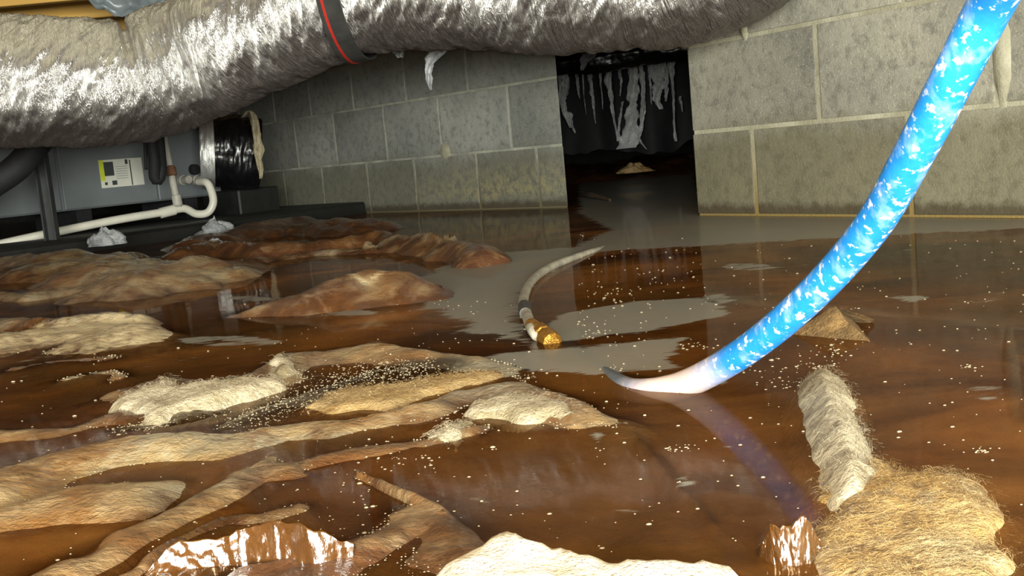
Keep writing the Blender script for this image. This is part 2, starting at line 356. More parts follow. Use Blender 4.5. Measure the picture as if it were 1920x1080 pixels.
def wallframe(a, b):
    P = onz(*a); Q = onz(*b); d = Q-P; L = np.linalg.norm(d); d = d/L
    return P, d, L, np.array([d[1], -d[0], 0])
LW = wallframe((505, 404), (1065, 389)); RW = wallframe((1309, 404), (1920, 409))
MW = 0.0055
def block_wall(name, W, courses, z_of, s0, s1, thick, bmat, mitre):
    """courses: list of joint positions along the wall per course, s0..s1 the wall's ends"""
    P, d, L, n = W
    root = empty(name, P+d*(s0+s1)/2+np.array([0, 0, -0.19]), kind='structure')
    def prism(a, b, z0, z1, f0, back, endmit, bev):
        # front face a..b, back face shifted by mitre at the free end
        A, B = P+d*a-n*(-f0), P+d*b-n*(-f0)
        A, B = P+d*a+n*f0, P+d*b+n*f0
        bk = np.array(n)*-(back)
        sa = d*endmit[0]; sb = d*endmit[1]
        q = [A, B, B+bk+sb, A+bk+sa]
        bm = bmesh.new()
        vs = [bm.verts.new((c[0], c[1], z)) for z in (z0, z1) for c in q]
        for f in ((3, 2, 1, 0), (4, 5, 6, 7), (0, 1, 5, 4), (1, 2, 6, 5), (2, 3, 7, 6), (3, 0, 4, 7)): bm.faces.new([vs[i] for i in f])
        bmesh.ops.recalc_face_normals(bm, faces=bm.faces)
        if bev: bmesh.ops.bevel(bm, geom=list(bm.edges), offset=bev, segments=2, profile=0.6, affect='EDGES')
        bm.verts.index_update()
        V = [np.array(v.co) for v in bm.verts]; F = [[v.index for v in f.verts] for f in bm.faces]; bm.free(); return V, F
    zb, zt = -0.19, 1.04
    V, F = prism(s0+0.004, s1-0.004, zb, zt, -0.0022, thick-0.006, mitre, 0)
    mesh_obj('mortar', V, F, M['mortar'] if bmat is M['block_r'] else M['mortar_l'], root, smooth=False)
    for (z0, z1), js in zip(z_of, courses):
        e = [s0]+js+[s1]
        for k in range(len(e)-1):
            a = e[k]+(MW if k else 0); b = e[k+1]-(MW if k < len(e)-2 else 0)
            mt = (mitre[0] if k == 0 else 0, mitre[1] if k == len(e)-2 else 0)
            th_ = thick if abs(mt[0])+abs(mt[1]) < (b-a)*0.9 else thick*(b-a)*0.9/(abs(mt[0])+abs(mt[1])); mt = (mt[0]*th_/thick, mt[1]*th_/thick)
            if k < len(e)-2 and mitre[1] < 0: mt = (mt[0], min(0.0, s1+mitre[1]-b))
            V, F = prism(a, b, z0+MW*0.8, z1-MW*0.8, random.uniform(-0.0008, 0.0012), th_, mt, 0.003)
            mesh_obj('block', V, F, bmat, root, smooth=False)
    return root
zc = [(-0.19, 0.0), (0.0, 0.20), (0.20, 0.403), (0.403, 0.604), (0.604, 0.806), (0.806, 1.04)]
zcl = [(-0.19, 0.0), (0.0, 0.20), (0.20, 0.412), (0.412, 0.612), (0.612, 0.812), (0.812, 1.04)]
ra = [0.40, 0.81, 1.21, 1.62]; rb = [0.20, 0.62, 1.02, 1.42, 1.83]
# left wall's free end skewed along the sight line, hiding its lit end face
wr = block_wall('wall_right', RW, [ra, rb, ra, rb, ra, rb], zc, 0.0, 2.05, 0.19, M['block_r'], (0, 0))
la = [0.164, 0.473, 0.799, 1.159, 1.523]; lb = [0.319, 0.636, 0.998, 1.346, 1.728]; lc = [0.18, 0.502, 0.845, 1.163, 1.533, 1.844]
lb0 = [-0.75, -0.37, 0.0]
wl = block_wall('wall_left', LW, [lb0+lb, [-0.80, -0.48, -0.15]+lc, lb0+lb, [-0.86, -0.5, -0.17]+la, lb0+lb, [-0.86, -0.5, -0.17]+la], zcl, -1.2, 1.971, 0.19, M['block_l'], (0, -0.20))
def smear(W, s, z, w_, h_, parent, seed):
    P, d, L, n = W; N = 14; V = []; r_ = np.random.default_rng(seed)
    ring = [1+0.25*(r_.random()-0.5) for _ in range(N)]
    c = P+d*s+np.array([0, 0, z])
    V.append(c+n*0.007)
    for rr, hh in ((0.55, 0.006), (1.0, -0.001)):
        for k in range(N):
            a = 2*math.pi*k/N; V.append(c+d*(w_*rr*ring[k]*math.cos(a))+np.array([0, 0, h_*rr*ring[k]*math.sin(a)])+n*hh)
    F = [(0, 1+k, 1+(k+1) % N) for k in range(N)]+[(1+k, 1+N+k, 1+N+(k+1) % N, 1+(k+1) % N) for k in range(N)]
    mesh_obj('mortar_smear', V, F, M['mortar'], parent)
smear(RW, 0.822, 0.285, 0.020, 0.095, wr, 1); smear(LW, 1.36, 0.215, 0.035, 0.028, wl, 2); smear(RW, 0.196, 0.42, 0.012, 0.03, wr, 3)

# joists under the ceiling; the one the photograph shows is a thing, the rest belong to the ceiling
ceil_o = bpy.data.objects['ceiling']
for yj in (0.3, 0.7, 1.1, 1.5, 2.62, 3.05, 3.95, 4.35, 4.75, 5.15):
    box('joist', (0, yj, 0.925), 8.8, 0.038, 0.25, M['wood'], ceil_o, bev=0.002)
tag(box('floor_joist', (0, 3.55, 0.925), 8.8, 0.038, 0.25, M['wood'], bev=0.002), 'yellow pine floor joist showing above the silver duct at top left', 'joist')

# ------------------------------------------------------------------ muddy plastic sheet (ground) with folds
dd = np.r_[-1.35, -0.8, -0.3, 0.0, 0.15, 0.24, 0.30*(7.6/0.30)**np.linspace(0, 1, 440)]
tt = np.r_[np.linspace(-1.8, -1.03, 22), np.linspace(-1, 1, 580), np.linspace(1.03, 1.8, 22)]
NR, NC = len(dd), len(tt)
Yg = np.repeat(dd[:, None], NC, 1); Xg = tt[None, :]*np.minimum(0.25+0.62*np.maximum(dd, 0.3), 2.44)[:, None]
Zg = -0.016+0.014*fbm(Xg*5, Yg*3.2, 3, 4)-0.006*sstep(1.0, 3.0, Yg)+0.006*sstep(0.05, -0.15, Xg)*sstep(1.3, 0.9, Yg)
silt = 0.12*fbm(Xg*3+5, Yg*2, 31, 3); pale = np.zeros_like(Xg); dark = np.zeros_like(Xg)
wx = Xg+0.035*fbm(Xg*9, Yg*7, 11, 3); wy = Yg+0.05*fbm(Xg*9+7, Yg*7, 12, 3)
NF = [fbm(Xg*8+k*3.7, Yg*6, 500+k*9, 3) for k in range(4)]; NS = [fbm(Xg*4.5+k*2.3, Yg*4, 560+k*9, 4) for k in range(4)]
RK = 0
def seg_field(pts, X, Y):
    """distance to a polyline, signed side (+ = nearer the camera side) and interpolated value columns"""
    best = np.full(X.shape, 1e9); val = np.zeros(X.shape+(pts.shape[1]-2,)); side = np.zeros(X.shape)
    for a, b in zip(pts[:-1], pts[1:]):
        ab = b[:2]-a[:2]; L2 = (ab**2).sum()+1e-12
        t = np.clip(((X-a[0])*ab[0]+(Y-a[1])*ab[1])/L2, 0, 1)
        dx = X-a[0]-t*ab[0]; dy = Y-a[1]-t*ab[1]; d_ = np.hypot(dx, dy); mk = d_ < best
        best = np.where(mk, d_, best); side = np.where(mk, ab[0]*dy-ab[1]*dx, side)
        for c in range(val.shape[-1]): val[..., c] = np.where(mk, a[2+c]+t*(b[2+c]-a[2+c]), val[..., c])
    return best, side, val
def ridge(pix, hw, h, s=0.0, p=0.0, k=0.0, near=1.0, far=1.0, taper=True, warp=1.0, sharp=2.0):
    """fold along pixels pix; each pixel is where the crest is seen, its foot found by removing the crest height"""
    global Zg, silt, pale, dark, RK
    RK += 1
    n_ = len(pix); pts = []
    for i, q in enumerate(pix):
        hh = (q[2] if len(q) > 2 else h)
        if q[1] > 600 and hh > 0: hh *= 0.36
        pt = onz(q[0], q[1], hh); pts.append((pt[0], pt[1], hh))
    pts = np.array(pts); pts[:, 2] *= 1.0; xx = Xg+(wx-Xg)*warp; yy = Yg+(wy-Yg)*warp
    d_, side, val = seg_field(pts, xx, yy)
    hwl = np.where(side > 0, hw*far, hw*near)*(1+0.5*NF[RK % 4])*(1.15 if pix[0][1] > 600 else 1.0)
    val = val*(1+0.7*NF[(RK*3+1) % 4])[..., None] if warp >= 0.4 else val
    pr = np.exp(-(d_/hwl)**sharp)
    Zn = -0.025+(val[..., 0]+0.025)*pr
    k_ = 0.004
    Zg = np.where(pr > 0.02, np.maximum(Zg, Zn)+k_*np.exp(-np.abs(Zg-Zn)/k_)*0.4*pr, Zg)
    silt = np.maximum(silt, s*pr*(0.75+0.55*NS[RK % 4] if pix[0][1] > 600 else 1.0)); pale = np.maximum(pale, p*pr); dark = np.maximum(dark, k*pr)
# far banks and folds
ridge([(-500, 500), (0, 483), (150, 480), (260, 488), (345, 498)], 0.22, 0.035, s=0.9, near=1.0, far=0.8)
ridge([(-100, 545), (60, 548), (180, 535), (330, 505)], 0.06, 0.012, s=0.75)
ridge([(330, 470), (400, 455), (500, 458), (620, 447), (720, 437), (800, 445), (895, 467)], 0.07, 0.028, s=0.35)
ridge([(430, 492), (520, 480), (600, 470), (760, 462), (880, 470)], 0.035, 0.010, s=0.4)
ridge([(400, 436), (480, 420), (560, 408), (660, 412)], 0.14, 0.035, s=0.30)
ridge([(680, 445), (760, 440), (860, 452)], 0.02, 0.03, s=0.8)
ridge([(440, 590, 0.002), (520, 560, 0.018), (620, 527, 0.036), (700, 501, 0.046), (735, 506, 0.040), (766, 540, 0.004)], 0.055, 0.04, s=0.45, near=1.5, far=0.8, warp=0.25, sharp=1.6)
ridge([(620, 545, 0.016), (690, 542, 0.02), (765, 540, 0.006)], 0.012, 0.02, s=0.9, p=0.5, warp=0.2)
# left bank
ridge([(-250, 640), (0, 630), (90, 610), (170, 606), (240, 616), (300, 632, 0.002)], 0.085, 0.036, s=1.3, p=0.6, near=1.2, far=0.7)
ridge([(-100, 605), (60, 596), (170, 588), (250, 590)], 0.05, 0.018, s=0.55)
ridge([(20, 690), (120, 668), (220, 662)], 0.05, 0.006, s=0.5)
ridge([(90, 715), (170, 705), (200, 712)], 0.03, 0.006, s=0.7)
# the long fold with a white frothy crest
ridge([(215, 745, 0.004), (300, 715, 0.018), (380, 722, 0.016), (480, 700, 0.018), (520, 668, 0.02), (600, 657, 0.022), (700, 648, 0.022), (790, 655, 0.02), (880, 668, 0.015), (942, 692, 0.002)], 0.045, 0.02, s=0.8, p=0.25, near=1.6, far=0.6, warp=0.5)
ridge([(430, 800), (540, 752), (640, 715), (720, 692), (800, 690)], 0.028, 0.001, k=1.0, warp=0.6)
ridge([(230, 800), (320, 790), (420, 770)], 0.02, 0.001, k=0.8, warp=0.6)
ridge([(560, 745), (650, 730), (760, 720)], 0.05, 0.007, s=0.9, p=0.0)
ridge([(400, 830), (520, 800), (640, 790), (760, 765), (850, 733), (950, 722), (1040, 742), (1110, 770), (1170, 788, 0.0)], 0.04, 0.014, s=0.75, near=1.4, far=0.7, warp=0.4)
ridge([(580, 860), (700, 835), (820, 812), (940, 800)], 0.025, 0.006, s=0.7)
ridge([(-150, 850), (0, 815), (120, 795), (240, 768), (360, 765)], 0.030, 0.012, s=0.75)
ridge([(-150, 960), (0, 890), (120, 850), (230, 820), (330, 815), (420, 838, 0.002)], 0.060, 0.026, s=1.5, near=1.5)
ridge([(-100, 1000), (60, 960), (180, 940)], 0.05, 0.018, s=1.3)
ridge([(40, 1100), (200, 1010), (330, 940), (430, 890), (500, 865), (575, 862)], 0.028, 0.012, s=0.75, near=1.5)
ridge([(200, 1100), (330, 1010), (430, 960), (560, 925)], 0.020, 0.006, s=0.6)
ridge([(675, 880), (740, 915), (820, 955)], 0.010, 0.010, s=0.6, warp=0.2)
ridge([(560, 1080), (640, 1010), (720, 950), (800, 980), (850, 1040)], 0.045, 0.010, s=0.8)
ridge([(420, 1130), (480, 1050), (560, 1015), (640, 1005)], 0.03, 0.014, s=0.3)
ridge([(1150, 1090), (1280, 1015), (1380, 965)], 0.07, -0.006, s=0.7)
ridge([(1890, 640), (1910, 720), (1930, 780)], 0.02, -0.004, s=0.5)
ridge([(1170, 790), (1240, 875), (1340, 990)], 0.008, -0.004, s=0.5, warp=0.0)
# bank behind the opening
Zg = np.maximum(Zg, -0.03+0.10*sstep(4.6, 6.2, Yg+0.25*fbm(Xg*2, Yg*2, 77, 3))*sstep(-0.4, 0.3, Xg)*(0.8+0.5*fbm(Xg*6, Yg*4, 78, 3)))
amp = sstep(-0.012, 0.006, Zg)*(0.55+0.45*sstep(0.8, 2.0, Yg))
Zg += amp*(0.0080*(0.35-np.abs(fbm(Xg*11+Yg*4, Yg*13, 41, 3)))+0.0042*(0.3-np.abs(fbm(Xg*30-Yg*9, Yg*26, 45, 3))))+0.0012*fbm(Xg*70+Yg*30, Yg*45, 43, 3)
silt = silt+0.25*fbm(Xg*6, Yg*6, 47, 4)*(silt > 0.1)
V = np.stack([Xg, Yg, Zg], -1).reshape(-1, 3)
sheet = mesh_obj('vapor_barrier', V, grid_faces(NR, NC)[:, ::-1], M['sheet'], attrs={'silt': silt.ravel(), 'pale': pale.ravel(), 'dark': dark.ravel()})
tag(sheet, 'brown muddy plastic ground sheet lying in folds under the flood water', 'plastic sheet')

# ------------------------------------------------------------------ flood water
Xw, Yw, NRw, NCw = Xg, Yg, NR, NC
film = 0.27*sstep(0.75, 1.1, Yw)
def inpoly(poly, X, Y):
    r_ = np.zeros(X.shape, bool); n_ = len(poly); j = n_-1
    for i in range(n_):
        xi, yi = poly[i][:2]; xj, yj = poly[j][:2]
        r_ ^= ((yi > Y) != (yj > Y)) & (X < (xj-xi)*(Y-yi)/(yj-yi+1e-12)+xi); j = i
    return r_
def sdist(poly, X, Y):
    P_ = np.array([q[:2] for q in poly]); P_ = np.vstack([P_, P_[:1]])
    d_, _, _ = seg_field(np.c_[P_, np.zeros(len(P_))], X, Y)
    return np.where(inpoly(poly, X, Y), d_, -d_)
def scum(pix, soft, amt=1.0):
    global film
    poly = [onz(*q) for q in pix]; d_ = sdist(poly, Xw, Yw)
    film = np.maximum(film, amt*sstep(-soft, soft, d_))
scum([(780, 520), (870, 482), (950, 472), (1080, 462), (1140, 430), (1085, 400), (1085, 335), (1300, 325), (1320, 404), (1990, 410), (1990, 424), (1500, 450), (1320, 462), (1130, 470), (1060, 488), (1000, 530), (972, 570), (975, 612), (1000, 650), (900, 622), (830, 592), (770, 562)], 0.06)
scum([(1040, 590), (1200, 562), (1330, 558), (1380, 590), (1210, 622), (1010, 645)], 0.03, 0.9)
scum([(890, 668), (1010, 655), (1200, 640), (1290, 630), (1260, 690), (1120, 705), (950, 690)], 0.03, 0.9)
for c_ in [(430, 640, 110, 12), (650, 585, 60, 8), (470, 560, 50, 6), (700, 640, 40, 6), (880, 905, 28, 9), (890, 938, 34, 9), (1120, 820, 20, 14), (1362, 835, 26, 9), (1290, 715, 90, 16), (1400, 500, 60, 8), (1850, 735, 60, 16), (1450, 880, 18, 6), (1180, 960, 40, 10), (1285, 905, 24, 9), (1700, 560, 50, 8), (1350, 560, 40, 10)]:
    scum([(c_[0]+c_[2]*math.cos(a), c_[1]+c_[3]*math.sin(a)) for a in np.linspace(0, 2*math.pi, 12, endpoint=False)], 0.016, 0.62)
V = np.stack([Xw, Yw, np.zeros_like(Xw)], -1).reshape(-1, 3); F = grid_faces(NRw, NCw).tolist()
nb = len(V); Vb = V.copy(); Vb[:, 2] = -0.17
edge = list(range(NCw))+[i*NCw+NCw-1 for i in range(1, NRw)]+[(NRw-1)*NCw+j for j in range(NCw-2, -1, -1)]+[i*NCw for i in range(NRw-2, 0, -1)]
low = {v: nb+i for i, v in enumerate(edge)}
Vall = np.vstack([V, Vb[edge]])
for a, b in zip(edge, edge[1:]+edge[:1]): F.append((b, a, low[a], low[b]))
F.append(tuple(low[v] for v in reversed(edge)))
depth = np.clip(-Zg, 0, 0.1)
hp = np.array([list(onz(px, py, -0.012)[:2])+[0.0] for px, py in ((1215, 737), (1165, 728), (1105, 690), (1050, 650))])
dh, _, _ = seg_field(hp, Xw, Yw); depth = np.where(dh < 0.016, np.minimum(depth, 0.004+0.02*sstep(0.006, 0.016, dh)), depth)
water = mesh_obj('flood_water', Vall, F, M['water'], attrs={'film': np.r_[film.ravel(), np.zeros(len(edge))], 'depth': np.r_[depth.ravel(), np.zeros(len(edge))]}, smooth=False)
tag(water, 'murky brown flood water with grey scum patches covering the crawl space', 'water', kind='stuff')

# ------------------------------------------------------------------ insulation lumps
def fibres(name, poly, zfun, mat, parent, count, length, width=0.00015, lean=None, zlift=0.12):
    P_ = np.array(poly)[:, :2]; lo_, hi_ = P_.min(0), P_.max(0); V = []; F = []
    k = 0; tries = 0
    while k < count and tries < count*20:
        tries += 1
        x, y = lo_+(hi_-lo_)*RNG.random(2)
        z = zfun(x, y)
        if z is None or z < -0.002: continue
        a = RNG.random()*2*math.pi if lean is None else lean+RNG.normal()*0.6
        L_ = length*(0.4+RNG.random()*0.9); dx, dy = math.cos(a)*L_, math.sin(a)*L_; lift = L_*zlift*RNG.random()
        nx, ny = -math.sin(a)*width, math.cos(a)*width
        b = len(V)
        for t, hh, ww in ((0, -0.001, 1), (0.5, lift*1.1+0.0012, 0.8), (1, lift*0.8, 0.15)):
            V += [(x+dx*t+nx*ww, y+dy*t+ny*ww, z+hh), (x+dx*t-nx*ww, y+dy*t-ny*ww, z+hh+width)]
        F += [(b, b+1, b+3, b+2), (b+2, b+3, b+5, b+4)]; k += 1
    if V:
        o = mesh_obj(name, V, F, mat, parent); o['kind'] = 'stuff'; return o
def lump(name, pix, H, mat, label, cat, cell=0.004, edge=0.03, rough=0.25, nfib=0, flen=0.012, lean=None, seed=0, zpl=None, base=0.0, group=None, fibmat=None, ragged=0.012, sag=0.0, fwid=0.00012):
    """soft pad whose outline is the pixel polygon pix; it lies at base and rises H"""
    poly = [onz(q[0], q[1], (q[2] if len(q) > 2 else base+H*0.5)) for q in pix]
    P_ = np.array(poly)[:, :2]; lo_, hi_ = P_.min(0)-0.02, P_.max(0)+0.02
    cell = max(cell, (hi_-lo_).max()/170)
    nx, ny = int((hi_[0]-lo_[0])/cell)+2, int((hi_[1]-lo_[1])/cell)+2
    X, Y = np.meshgrid(lo_[0]+np.arange(nx)*cell, lo_[1]+np.arange(ny)*cell)
    d_ = sdist(poly, X, Y)+ragged*fbm(X*45, Y*30, 200+seed, 3)
    t = np.clip(d_/edge, -1, 1)
    prof = np.where(t > 0, 1-(1-np.clip(t, 0, 1))**2.2, t*0.8)
    Z = base-0.002+H*prof*(1+rough*fbm(X*30, Y*10, 300+seed, 3))+np.where(t > 0, 0.12*H*fbm(X*120, Y*45, 320+seed, 2), 0)
    if sag: Z = np.where(t > 0, Z-sag*sstep(0.3, 1, prof)*(0.5+0.5*fbm(X*16, Y*7, 350+seed, 2)), Z)
    keep = d_ > -min(0.012, edge*0.5); Z = np.where(d_ > 0, Z, base-0.002+np.maximum(d_*1.2, -0.02))
    idx = -np.ones(X.shape, int); cells = keep[:-1, :-1] & keep[1:, :-1] & keep[:-1, 1:] & keep[1:, 1:]
    use = np.zeros(X.shape, bool); use[:-1, :-1] |= cells; use[1:, :-1] |= cells; use[:-1, 1:] |= cells; use[1:, 1:] |= cells
    idx[use] = np.arange(use.sum())
    V = np.stack([X[use], Y[use], Z[use]], -1)
    i, j = np.nonzero(cells); F = np.stack([idx[i, j], idx[i, j+1], idx[i+1, j+1], idx[i+1, j]], -1)
    root = empty(name, (V[:, 0].mean(), V[:, 1].mean(), base), label, cat, group)
    # underside so that the pad is a closed body
    Vb = V.copy(); Vb[:, 2] = np.minimum(V[:, 2]-0.003, base-0.012); n0 = len(V)
    Fall = [tuple(f) for f in F]+[tuple(n0+q for q in f[::-1]) for f in F]
    ec = {}
    for f in F:
        for a, b in zip(f, np.roll(f, -1)): ec[(int(a), int(b))] = 1
    for (a, b) in list(ec):
        if (b, a) not in ec: Fall.append((b, a, n0+a, n0+b))
    mesh_obj('pad', np.vstack([V, Vb]), Fall, mat, root)
    if nfib:
        def zf(x, y):
            jx = int((x-lo_[0])/cell); iy = int((y-lo_[1])/cell)
            if 0 <= jx < nx-1 and 0 <= iy < ny-1 and use[iy, jx] and d_[iy, jx] > -0.002: return Z[iy, jx]
            return None
        fibres('fibres', poly, zf, fibmat or mat, root, nfib, flen, width=fwid, lean=lean)
    return root

lump('insulation_batt', [(1560, 866), (1640, 858), (1690, 878), (1740, 866), (1810, 878), (1858, 908), (1862, 955), (1884, 985), (1870, 1010), (1920, 1032), (1908, 1070), (1910, 1140), (1530, 1140), (1545, 1000), (1535, 900)],
     0.011, M['fib_batt'], 'torn square of matted ochre fibreglass batt at lower right', 'insulation', edge=0.018, nfib=3200, flen=0.007, fwid=0.00007, seed=1, rough=0.3, ragged=0.012, sag=0.004)
lump('insulation_roll', [(1488, 712), (1500, 692), (1540, 684), (1588, 696), (1604, 740), (1630, 800), (1664, 872), (1650, 915), (1590, 930), (1545, 920), (1528, 860), (1510, 800)],
     0.022, M['fib_roll'], 'fluffy cream grey insulation ridge rising from the torn ochre batt', 'insulation', edge=0.034, nfib=1600, flen=0.007, fwid=0.00009, lean=0.9, seed=9, rough=0.05, ragged=0.0025)
lump('insulation_batt', [(850, 1042), (900, 1012), (960, 994), (1040, 1016), (1120, 1036), (1230, 1046), (1330, 1040), (1400, 1052), (1416, 1100), (1416, 1180), (700, 1180), (760, 1100)],
     0.024, M['fib_cream'], 'bright cream fibreglass batt at the bottom edge, closest to the viewer', 'insulation', edge=0.03, nfib=0, flen=0.004, seed=2, rough=0.15, ragged=0.005)
lump('insulation_clump', [(214, 748), (262, 725), (300, 698), (335, 704), (360, 720), (420, 712), (480, 706), (500, 690), (505, 668), (545, 664), (560, 690), (500, 722), (430, 742), (360, 760), (300, 772), (235, 768)],
     0.010, M['fib_white'], 'white fluffy insulation clump on the long sheet fold at left', 'insulation', edge=0.02, nfib=900, flen=0.009, seed=3, rough=0.5, base=0.005)
lump('insulation_clump', [(870, 745), (950, 728), (1020, 738), (1080, 752), (1112, 772), (1060, 778), (980, 772), (900, 764)],
     0.006, M['fib_white'], 'pale streaked insulation strip on the fold left of the blue hose end', 'insulation', edge=0.02, nfib=400, flen=0.009, lean=-0.3, seed=4, base=0.005)
lump('insulation_clump', [(798, 812), (830, 792), (882, 784), (872, 806), (840, 824), (805, 826)],
     0.005, M['fib_white'], 'small white insulation scrap floating in the middle of the foreground', 'insulation', edge=0.012, nfib=400, flen=0.008, seed=5, cell=0.002, base=0.001)
lump('insulation_clump', [(560, 758), (600, 735), (680, 718), (760, 712), (830, 700), (900, 690), (942, 694), (900, 712), (800, 735), (740, 758), (640, 766)],
     0.006, M['fib_tan'], 'flat tan insulation patch behind the frothy black trough', 'insulation', edge=0.02, nfib=900, flen=0.010, seed=6, base=0.001)
# small grey clumps on the pad by the air handler
def clump(px, py, Y, wpx, hpx, mat, label, seed, name='insulation_tuft', peak=0.0):
    """ragged fluffy lump resting where its foot is seen"""
    c = at(px, py, Y); rx = wpx/2/FPX*Y; rz = hpx/FPX*Y; nu, nv = 44, 20; V = []
    for i in range(nv+1):
        ph = math.pi*0.5*i/nv
        for j in range(nu):
            a = 2*math.pi*j/nu; k = 1+0.55*float(fbm(np.array(math.cos(a)*2+5+ph*2), np.array(math.sin(a)*2+seed), 700+seed, 4))
            zt = math.sin(ph)*(1+0.5*float(fbm(np.array(math.cos(a)*math.cos(ph)*3+9), np.array(math.sin(a)*math.cos(ph)*3), 720+seed, 3)))
            V.append((c[0]+rx*k*math.cos(ph)**(1+peak)*math.cos(a), c[1]+rx*0.8*k*math.cos(ph)**(1+peak)*math.sin(a), c[2]+rz*zt-0.003))
    F = grid_faces(nv+1, nu, True).tolist()+[list(range(nu-1, -1, -1))]
    o = mesh_obj(name, V, F, mat); return tag(o, label, 'insulation')
clump(197, 458, 3.10, 66, 30, M['fib_grey'], 'grey fibreglass tuft on the black pad below the white drain pipe', 3, peak=0.6)
clump(405, 436, 3.55, 66, 26, M['fib_grey'], 'grey fibreglass tuft right of the drain pipe bend', 5, peak=0.6)
clump(126, 485, 2.80, 22, 13, M['fib_grey'], 'tiny grey tuft on the mud bank below the metal post', 8)
clump(402, 464, 3.05, 44, 16, M['fib_grey'], 'curled pale scrap on the brown mud behind the sheet fold', 11, peak=0.4)
clump(440, 495, 2.62, 40, 9, M['fib_white'], 'cream scrap at the water edge by the sheet fold', 14)

# tented scrap of kraft paper facing: a peak with a crease running to the near right corner and a smaller wing behind
def tent():
    root = empty('kraft_paper_scrap', onz(1565, 630), 'tan tented scrap of insulation paper poking up beside the blue hose', 'paper')
    Yp = onz(1568, 628)[1]+0.012
    Lf = onz(1470, 634, -0.004); N1 = onz(1545, 643, -0.004); N2 = onz(1642, 648, -0.003); PK = at(1566, 573, Yp); MD = at(1585, 600, Yp-0.018)
    W1 = at(1606, 588, Yp+0.012); W2 = onz(1640, 601, 0.003); W3 = onz(1604, 606, -0.002); BK = onz(1560, 588, -0.012)
    tris = [(Lf, N1, PK), (N1, MD, PK), (N1, N2, MD), (MD, N2, W3), (MD, W3, PK), (PK, W3, W1), (W1, W3, W2), (PK, W1, BK), (W1, W2, BK), (Lf, PK, BK)]
    V = []; F = []; K = 8; key = {}
    def vid(p_):
        k = tuple(np.round(p_, 5))
        if k not in key: key[k] = len(V); V.append(np.array(p_))
        return key[k]
    for a, b, c in tris:
        P_ = lambda i, j: vid(a+(b-a)*i/K+(c-a)*j/K)
        for i in range(K):
            for j in range(K-i):
                F.append((P_(i, j), P_(i+1, j), P_(i, j+1)))
                if i+j < K-1: F.append((P_(i+1, j), P_(i+1, j+1), P_(i, j+1)))
    V = np.array(V); V[:, 2] += 0.0022*fbm(V[:, 0]*60, V[:, 1]*60, 55, 3); n0 = len(V)
    mesh_obj('paper', np.vstack([V, V-np.array([0, 0, 0.002])]), F+[tuple(n0+q for q in f[::-1]) for f in F], M['kraft'], root, smooth=False)
tent()

# crinkled wet film folds that flash white at the bottom of the view
def film_fold(pix_base, pix_top, label, seed, n=110, m_=26, amp=0.003, fq=90):
    root = empty('plastic_film_fold', onz(*pix_base[len(pix_base)//2]), label, 'plastic film')
    Bp = catmull([onz(q[0], q[1], -0.004) for q in pix_base], n); V = []
    Tp = catmull([at(q[0], q[1], onz(b[0], b[1])[1]+0.012) for q, b in zip(pix_top, pix_base)], n)
    for i in range(m_):
        t = i/(m_-1); V.append(Bp*(1-t)+Tp*t)
    V = np.array(V); u_ = np.linspace(0, 1, n)[None]*np.ones((m_, 1)); v_ = np.linspace(0, 1, m_)[:, None]*np.ones((1, n))
    L_ = np.linalg.norm(Bp[-1]-Bp[0]); q = u_*L_
    off = amp*(fbm(q*fq+v_*0.7, v_*1.3, seed, 4))+amp*0.5*fbm(q*fq*2.9, v_*3, seed+3, 3)
    V[..., 1] += off; V[..., 2] += 0.35*off+0.006*v_*fbm(q*fq*0.6, q*0, seed+7, 4)
    back = V[-1]+np.array([0, 0.02, -0.012]); back2 = V[-1]+np.array([0, 0.05, 0])*1.0; back2[:, 2] = -0.01
    V = np.concatenate([V, back[None], back2[None]], 0); m2 = m_+2
    V = V.reshape(-1, 3); F = [tuple(f) for f in grid_faces(m2, n)]; n0 = len(V)
    mesh_obj('film', np.vstack([V, V+np.array([0, 0.0006, -0.0006])]), F+[tuple(n0+k for k in f[::-1]) for f in F], M['wet_film'], root)
film_fold([(250, 1100), (330, 1085), (420, 1075), (520, 1080), (600, 1090), (660, 1075)], [(250, 1098), (340, 1012), (430, 1000), (520, 972), (590, 1000), (662, 1010)], 'crinkled wet plastic film glinting white at the lower left edge', 401)
film_fold([(1420, 1060), (1450, 1072), (1480, 1078), (1515, 1074), (1550, 1056)], [(1424, 1042), (1449, 984), (1480, 985), (1512, 972), (1548, 1040)], 'small glinting plastic film fold left of the torn tan batt', 431, n=120, amp=0.0024, fq=260)

